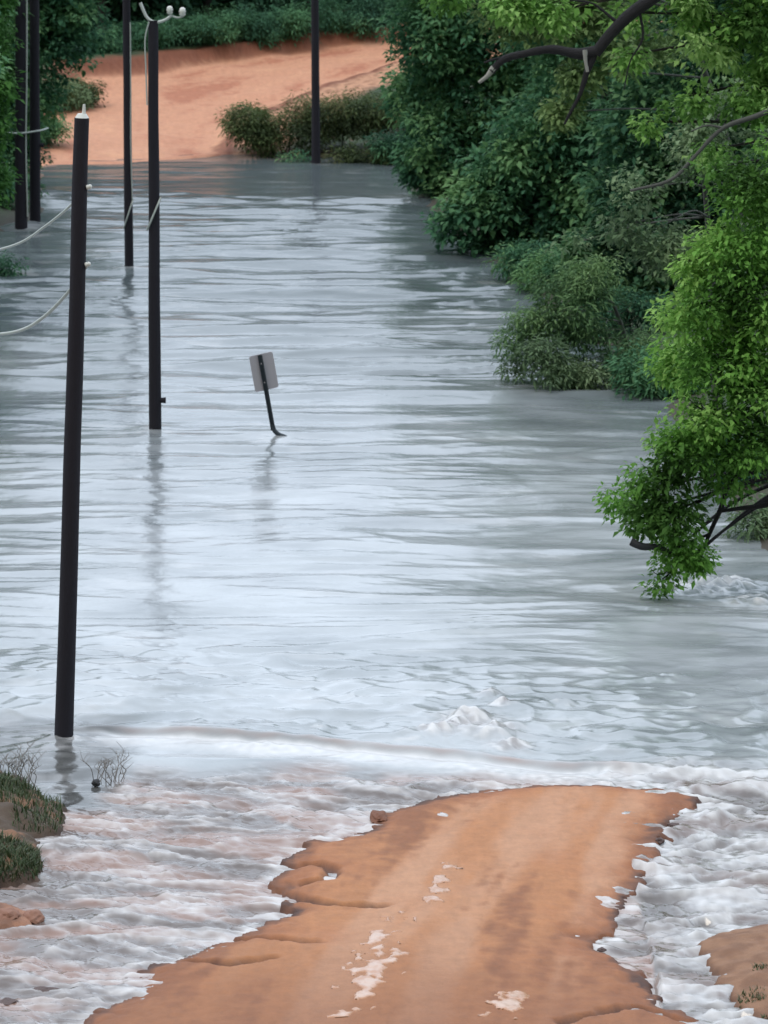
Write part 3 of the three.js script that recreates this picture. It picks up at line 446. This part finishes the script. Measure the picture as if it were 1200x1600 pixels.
// overhanging limbs at the top right
const Ft = tree('lime green tree reaching in from the top right with a dark broken limb', feet(1480, 112), B(110, [[1000, 20, 0.5, 45], [1115, 50, 0.8, 130], [1075, 150, 0.55, 70], [1185, 140, 0.8, 140], [800, 5, 0.5, 40], [870, 15, 0.55, 45], [1195, 30, 0.9, 150], [1110, 235, 0.4, 35], [985, 85, 0.22, 14, 0.3], [1060, 5, 0.6, 70], [1240, 90, 1.1, 200], [700, -10, 0.4, 25], [1010, 190, 0.25, 14], [960, -60, 0.8, 90], [1090, -90, 1.1, 160], [1220, -60, 1.3, 220], [830, -70, 0.6, 50]]), 'lime', LIME, { r: 0.3, bark: M.bark, gap: -0.05, gf: 1.3 });
{
  const add = (name, pts, r0, r1, m, d = 106.8) => addMesh(name, tube(pts.map(([x, y]) => at(x, y, d).sub(Ft.position)), r0, r1, 10, 0.22, 6), m, Ft);
  add('broken_limb', [[1400, -260], [1150, -110], [1030, -10], [985, 22], [955, 52], [930, 84]], 0.24, 0.12, M.barkDark);
  add('limb', [[932, 80], [905, 84], [860, 77], [820, 84], [785, 94], [768, 112]], 0.12, 0.075, M.barkDark);
  add('snapped_end', [[772, 106], [760, 120], [748, 129]], 0.075, 0.035, M.snapped);
  add('snapped_end', [[914, 78], [915, 96], [918, 112]], 0.05, 0.035, M.snapped, 106.5);
  add('limb', [[928, 84], [918, 110], [905, 150], [890, 178], [882, 194]], 0.085, 0.025, M.barkDark);
  add('twig', [[820, 84], [800, 88], [775, 92], [756, 98]], 0.06, 0.02, M.barkDark);
  add('limb', [[1260, 140], [1190, 178], [1130, 200], [1085, 245], [1050, 280], [985, 298]], 0.07, 0.03, M.barkGrey, 107); add('twig', [[1130, 200], [1105, 196], [1080, 205]], 0.03, 0.015, M.barkGrey, 107);
  add('twig', [[970, 40], [940, 15], [925, 5], [890, 0]], 0.04, 0.015, M.barkDark); add('twig', [[1000, 20], [1004, 60], [985, 95], [975, 140]], 0.03, 0.012, M.barkDark);
}
// left bank
tree('dark tree behind the close pair of poles on the left bank', feet(-60, 184), B(186, [[70, 60, 2.0, 330], [20, 150, 1.9, 280], [95, 30, 1.6, 220], [-50, 250, 2.4, 280], [60, -80, 2.8, 380], [-60, 60, 2.6, 280], [20, 300, 0.9, 110], [-70, -160, 3.2, 360], [-20, 350, 1.0, 110], [40, 230, 0.8, 90]]), 'mid', DARK, { r: 0.28, gap: -0.25 });
tree('mid green tree at the left edge before the pair of poles', feet(-160, 160), B(152, [[-22, 60, 0.8, 130], [-15, 130, 0.65, 90], [-30, 200, 0.9, 120], [-18, 275, 0.6, 80], [-70, 100, 1.6, 240], [-60, 300, 1.2, 160], [-80, -50, 1.9, 260], [-110, 220, 1.9, 260], [-10, 0, 0.6, 70]]), 'near', [[0.04, 0.10, 0.03], [0.07, 0.18, 0.045], [0.11, 0.27, 0.06]], { r: 0.18, gap: -0.2, size: 1.4 });
for (const [i, px, d, s] of [[0, -200, 140, 1], [1, -330, 118, 1.1], [2, -150, 172, 1.1]]) {
  const f = feet(px, d), y = f.y;
  tree(['green bank tree outside the left edge, second from the front', 'green bank tree outside the left edge, nearest the front', 'leafy bank tree beyond the left edge, farthest back'][i], f, [[f.clone().add(V(0, 4, 0)), 2.6 * s, 330], [f.clone().add(V(0.6, 7.5, 0.4)), 3.2 * s, 420], [f.clone().add(V(-1.2, 10.5, -1)), 2.8 * s, 330], [f.clone().add(V(1.2, 2.2, 1)), 1.6 * s, 150]], 'mid', DARK, { r: 0.25, gap: -0.2 });
}
for (const [i, x, d, s] of [[0, 17, 128, 1], [1, 21, 112, 1.1], [2, 23, 150, 1.2], [3, 21, 176, 1.2], [4, 27, 165, 1.3]]) {
  const f = V(x, Math.max(-0.2, groundY(x, d)), -d);
  tree(['second', 'first', 'third', 'fifth', 'fourth'][i] + ' tall dark tree counted from the front, back row of right bank', f, [[f.clone().add(V(0, 4, 0)), 3 * s, 360], [f.clone().add(V(-0.6, 8, 0.4)), 3.4 * s, 420], [f.clone().add(V(1.2, 11, -1)), 2.8 * s, 330], [f.clone().add(V(-1.2, 2, 1)), 1.8 * s, 170]], 'mid', DARK, { r: 0.28, gap: -0.25 });
}
// wooded hill behind the far road
const back = [[-30, 238, 'at its left end'], [70, 236, 'left of the slim dark pole'], [150, 238, 'above the road between pole pair and slim pole'], [235, 240, 'behind the white insulators'], [320, 241, 'above the middle of the far road'], [400, 243, 'left of the far pole'], [480, 241, 'directly behind the far pole'], [560, 243, 'right of the far pole'], [650, 241, 'behind the road bend'], [740, 245, 'farthest right behind the bend']];
back.forEach(([px, d, where], i) => {
  const [x, dd] = onSlope(px, 78 - px * 0.068), dz = dd + 3.2 + (i % 2), f = V(x, groundY(x, dz), -dz), r = rng(900 + i), b = [];
  for (let k = 0; k < 8; k++) b.push([f.clone().add(V((r() - 0.5) * 5.5, 0.6 + k * 0.62 + r(), -(r()) * 3.5)), 1.8 + r() * 0.6, 170, (r() - 0.5) * 0.3]);
  tree(`dark green tree on the wooded slope, ${where}`, f, b, 'mid', FARG, { r: 0.3, gap: -0.28, gf: 0.5, size: 1.4, group: 'trees on the wooded slope behind the far road' });
});
// brush round the far road
const shrub = (label, px, py, d, rad, n, colours, kind = 'bush', sq = 0.7) => { const c = at(px, py, d), f = V(c.x, groundY(c.x, d), -d); const y = f.y + rad * (rad > 1.15 && rad < 1.6 && py > 150 ? 0.95 : 0.45); const r = rng(px * 3 + py), b = []; for (let k = 0; k < 7; k++) b.push([V(c.x + (r() - 0.5) * rad * 2.2, y + (r() - 0.5) * rad * 0.6, -d + (r() - 0.5) * rad * 1.2), rad * (0.5 + 0.3 * r()), n / 6, (r() - 0.5) * 0.4, sq]); tree(label, f, b, kind, colours, { name: 'shrub', category: 'shrub', r: 0.05, gap: -0.25, gf: 1, size: 1.15, every: 1 }); };
shrub('olive shrub at the left tip of the brush island by the far road', 428, 205, 203, 1.2, 420, OLIVE);
shrub('low olive shrub left of the far pole at the waterline', 440, 230, 200.4, 0.85, 300, OLIVE);
shrub('olive green shrub just left of the far pole', 452, 190, 203.4, 1.45, 420, OLIVE);
shrub('dark low shrub at the foot of the far pole', 478, 228, 200.6, 0.9, 300, DARK);
shrub('olive shrub right of the far pole', 535, 190, 203.4, 1.5, 420, OLIVE);
shrub('brownish low shrub at the waterline right of the far pole', 555, 230, 200.4, 1.0, 320, OLIVE);
shrub('olive shrub between the far pole and the right bank trees', 600, 200, 203, 1.5, 420, OLIVE);
shrub('dark shrub where the brush meets the right bank trees', 635, 230, 199.6, 1.0, 320, DARK);
shrub('low brown shrub at the waterline by the right bank trees', 605, 235, 199.6, 0.8, 260, OLIVE);
shrub('green shrub on the sandy slope inside the road bend', 622, 130, 210, 1.1, 320, GREYG);
shrub('green shrub beside the road bend at the edge of the trees', 682, 95, 214, 1.15, 360, GREYG);
shrub('small green shrub on the sandy slope above the brush', 575, 135, 209, 0.7, 200, GREYG);
shrub('green shrub between the bend and the right bank trees', 665, 160, 206, 1.2, 320, GREYG);
shrub('bushy dark shrub left of the far road near the pole pair', 85, 130, 212, 1.4, 380, GREYG);
shrub('dry olive shrub at the left edge of the far road', 108, 118, 214, 0.8, 240, OLIVE);
shrub('dark shrub between the pole pair and the far road', 66, 190, 203, 0.8, 220, DARK);
shrub('dark leafy shrub filling the bank between the two dark trees', 820, 425, 154, 1.1, 340, DARK);
shrub('dark bank shrub at the waterline under the middle right tree', 880, 462, 150, 0.9, 300, DARK);
shrub('dark shrub on the right bank just behind the feathery bush', 985, 500, 138, 1.0, 320, DARK);
shrub('dark shrub at the waterline right of the feathery bush', 1055, 600, 126, 0.9, 300, DARK);
shrub('dark shrub on the bank behind the bright tree near the right edge', 1195, 700, 110, 0.9, 300, DARK);
shrub('grey-green brush at the right edge above the white splash', 1215, 800, 103, 0.6, 220, GREYG);
shrub('low dark shrub along the left bank beside the pole pair', 15, 335, 178, 1.1, 300, DARK);
shrub('dark shrub at the left frame edge beyond the nearest pole', -25, 420, 156, 0.9, 240, DARK);
for (const [i, px] of [150, 225, 300, 370, 440, 530, 600].entries()) shrub(['first', 'second', 'third', 'fourth', 'fifth', 'sixth', 'seventh'][i] + ' shrub from the left along the far road top', px, 72 - i * 6.5, onSlope(px, 80 - i * 7)[1] + 1.4, 1.2, 360, FARG.map((c) => c.map((v) => v * 1.25)));

// ---------------------------------------------------------------- near left bank: grass, bare twigs, stones
function grassBlades(name, label, spots, seed, h0, colours) {
  const r = rng(seed), pos = [], col = [], idx = [];
  for (const [px, py, sx, sy, n] of spots) for (let i = 0; i < n; i++) {
    const c = onLevel(px + (r() - 0.5) * 2 * sx, py + (r() - 0.5) * 2 * sy, 0.12), t = terrain(c.x, -c.z); if (t.h < levelAt(c.x, -c.z) + 0.03) continue;
    const a = r() * 6.28, l = h0 * (0.4 + r()), w = 0.006 + 0.005 * r(), lean = (0.2 + 0.7 * r()) * l, k = pos.length / 3, dx = Math.cos(a), dz = Math.sin(a), cc = mix3(colours[(r() * colours.length) | 0], colours[0], r());
    for (const [u, ww] of [[0, 1], [0.55, 0.8], [1, 0.1]]) for (const s of [-1, 1]) { pos.push(c.x + dx * lean * u * u - dz * w * ww * s, t.h - 0.01 + l * u * (1 - 0.25 * u), c.z + dz * lean * u * u + dx * w * ww * s); col.push(...cc); }
    idx.push(k, k + 1, k + 2, k + 1, k + 3, k + 2, k + 2, k + 3, k + 4, k + 3, k + 5, k + 4);
  }
  const g = new THREE.BufferGeometry(); g.setAttribute('position', new THREE.Float32BufferAttribute(pos, 3)); g.setAttribute('color', new THREE.Float32BufferAttribute(col, 3)); g.setIndex(idx); g.computeVertexNormals();
  const o = addMesh(numbered(name), g, new THREE.MeshPhysicalMaterial({ vertexColors: true, roughness: 0.8, transmission: 0.3, thickness: 0, side: THREE.DoubleSide })); o.userData = { label, category: 'grass', kind: 'stuff' };
}
grassBlades('grass', 'short green grass on the muddy left bank', [[15, 1338, 48, 24, 2000], [60, 1335, 18, 14, 260], [-60, 1340, 60, 30, 2400], [40, 1240, 60, 24, 900], [60, 1275, 40, 12, 260], [-40, 1225, 60, 20, 800], [10, 1225, 30, 14, 400]], 61, 0.16, [[0.035, 0.065, 0.018], [0.06, 0.10, 0.028], [0.12, 0.11, 0.05]]);
grassBlades('grass', 'sparse green weeds on the sandbar at lower right', [[1175, 1545, 22, 8, 130], [1190, 1575, 16, 6, 130], [1190, 1510, 14, 5, 60]], 63, 0.07, [[0.06, 0.08, 0.025], [0.10, 0.11, 0.04]]);
function twigs(label, px, py, h, w, n, seed) {                        // thin leafless brush
  const f = onLevel(px, py, 0), d = -f.z; f.y = Math.max(groundY(f.x, d), levelAt(f.x, d)) - 0.05; const o = thing('bare_bush', label, 'bush', f), r = rng(seed);
  for (let i = 0; i < n; i++) {
    const a = r() * 6.28, e = 0.4 + 0.8 * r(), root = V((r() - 0.5) * w, 0, (r() - 0.5) * w), tip = V(root.x + Math.cos(a) * w * e * 0.7, h * (0.35 + 0.75 * r()), root.z + Math.sin(a) * w * e * 0.7), mid = root.clone().lerp(tip, 0.5).add(V((r() - 0.5) * 0.16, 0.06, (r() - 0.5) * 0.16)), gs = [tube([root, mid, tip], 0.008, 0.003, 5, 0, i)];
    for (let k = 0; k < 3; k++) { const b = mid.clone().lerp(tip, 0.1 + 0.28 * k); gs.push(tube([b, b.clone().add(V((r() - 0.5) * 0.14, 0.06, (r() - 0.5) * 0.14)), b.clone().add(V((r() - 0.5) * 0.36, 0.06 + 0.14 * r(), (r() - 0.5) * 0.3))], 0.005, 0.002, 4, 0, k)); }
    addMesh('twig', mergeGeometries(gs), M.twig, o);
  }
}
twigs('pale leafless brush on the left bank, left of the nearest pole', 30, 1222, 0.6, 0.55, 22, 71);
twigs('thin leafless twigs in the water just right of the nearest pole', 170, 1206, 0.42, 0.5, 14, 73);
function rock(label, px, py, sx, sy, sz, m, seed, h = 0, sink = 0.3, name = 'rock') {
  const g = new THREE.IcosahedronGeometry(1, 3), p = g.attributes.position, v = V(0, 0, 0);
  for (let i = 0; i < p.count; i++) { v.fromBufferAttribute(p, i); const k = 1 + 0.35 * fbm(v.x * 1.2 + seed, v.y * 1.2, v.z * 1.2, 3); v.multiplyScalar(k); p.setXYZ(i, v.x * sx, v.y * sy, v.z * sz); }
  g.computeVertexNormals(); const f = onLevel(px, py, h); f.y = Math.max(groundY(f.x, -f.z), levelAt(f.x, -f.z)) + sy * (1 - 2 * sink) - sy * 0.3;
  const o = new THREE.Mesh(g, m); o.name = numbered(name); o.position.copy(f); o.castShadow = o.receiveShadow = true; o.userData = { label, category: 'rock' }; scene.add(o); return o;
}
rock('small black stone in the shallows right of the nearest pole', 150, 1214, 0.07, 0.055, 0.08, M.rockDark, 1, 0, 0.1);
rock('orange mud-covered stone at the left edge below the grass', 12, 1428, 0.17, 0.11, 0.2, M.rock, 2);
rock('reddish stone at the tip of the low spit on the left', 52, 1424, 0.15, 0.12, 0.2, M.rock, 3);
rock('dark wet stone breaking the froth near the bottom left corner', 72, 1545, 0.19, 0.06, 0.2, M.stained, 4, -0.1, 0.6);
rock('dark wet stone at the very bottom left edge', 12, 1562, 0.14, 0.06, 0.2, M.stained, 5, -0.1, 0.6);
rock('small dark stone at the right edge of the road beside white water', 1030, 1302, 0.075, 0.05, 0.1, M.stained, 6);
rock('dark stone lodged at the road edge above the other right stones', 1052, 1278, 0.09, 0.04, 0.1, M.stained, 7);
rock('dark pebble where froth bites into the road on the right', 940, 1471, 0.06, 0.03, 0.07, M.stained, 8);
rock('dark lump of washed earth at the left corner of the road head', 592, 1272, 0.13, 0.09, 0.35, std([0.16, 0.06, 0.03], 0.8), 9);
{ // driftwood under the bright tree
  const f = onLevel(1000, 858), o = new THREE.Mesh(tube([at(986, 846, 94.6), at(1000, 853, 94.6), at(1030, 856, 94.8), at(1060, 868, 95)].map((p) => p.sub(f)), 0.075, 0.03, 8, 0.3, 5), M.drift); o.position.copy(f); o.name = 'driftwood'; o.castShadow = o.receiveShadow = true; o.userData = { label: 'dark snag of driftwood caught under the bright green tree', category: 'driftwood' }; scene.add(o);
}
// ---------------------------------------------------------------- thin runs of frothy water left on the road
{
  const PUD = [[580, 1505, 70, 95, 0.9], [790, 1560, 60, 26, 0.15], [690, 1365, 40, 45, 0.8]].map(([x, y, a, b, k]) => [x, y, a, b, k]);
  PUD.forEach(([px, py, rx, ry, k], i) => {
    const a = onLevel(px - rx, py + ry, 0.15), b = onLevel(px + rx, py - ry, 0.15), xs = axis([[a.x, b.x, 0.02]]), ds = axis([[-a.z, -b.z, 0.03]]), c = onLevel(px, py, 0.15), hx = (b.x - a.x) / 2, hd = (-b.z + a.z) / 2;
    const g = gridGeometry(xs, ds, (x, d) => {
      const u = (x - c.x) / hx, v = (d + c.z) / hd, s = u - v * k * 0.8, q = s * s * 2.6 + v * v, n = fbm(x * 3.2 + i, d * 1.8, 81, 4), m = 0.40 - q * 0.9 + 1.7 * n - (i === 2 ? 0.35 : 0.12);
      const t = terrain(x, d), f = ss(0.2, 0.9, m + 0.3 * N(x * 9, d * 6, 7));
      return { h: t.h + (m > 0 ? 0.006 + 0.008 * Math.min(1, m * 3) + 0.004 * N(x * 12, d * 8, 3) : -0.02), c: mix3([0.44, 0.22, 0.12], [0.62, 0.46, 0.37], f * (i === 2 ? 0.25 : 0.55)), tag: m > -0.12 ? 'all' : 'none' };
    });
    if (g.all) { const o = setKind(addMesh(numbered('puddle'), g.all, new THREE.MeshPhysicalMaterial({ vertexColors: true, roughness: 0.25, ior: 1.4 })), 'structure'); o.userData.label = ['frothy runnel of water on the left wheel track', 'small frothy puddle in the middle of the road near the bottom', 'faint wet film on the left wheel track higher up'][i]; }
  });
}
renderer.render(scene, camera);
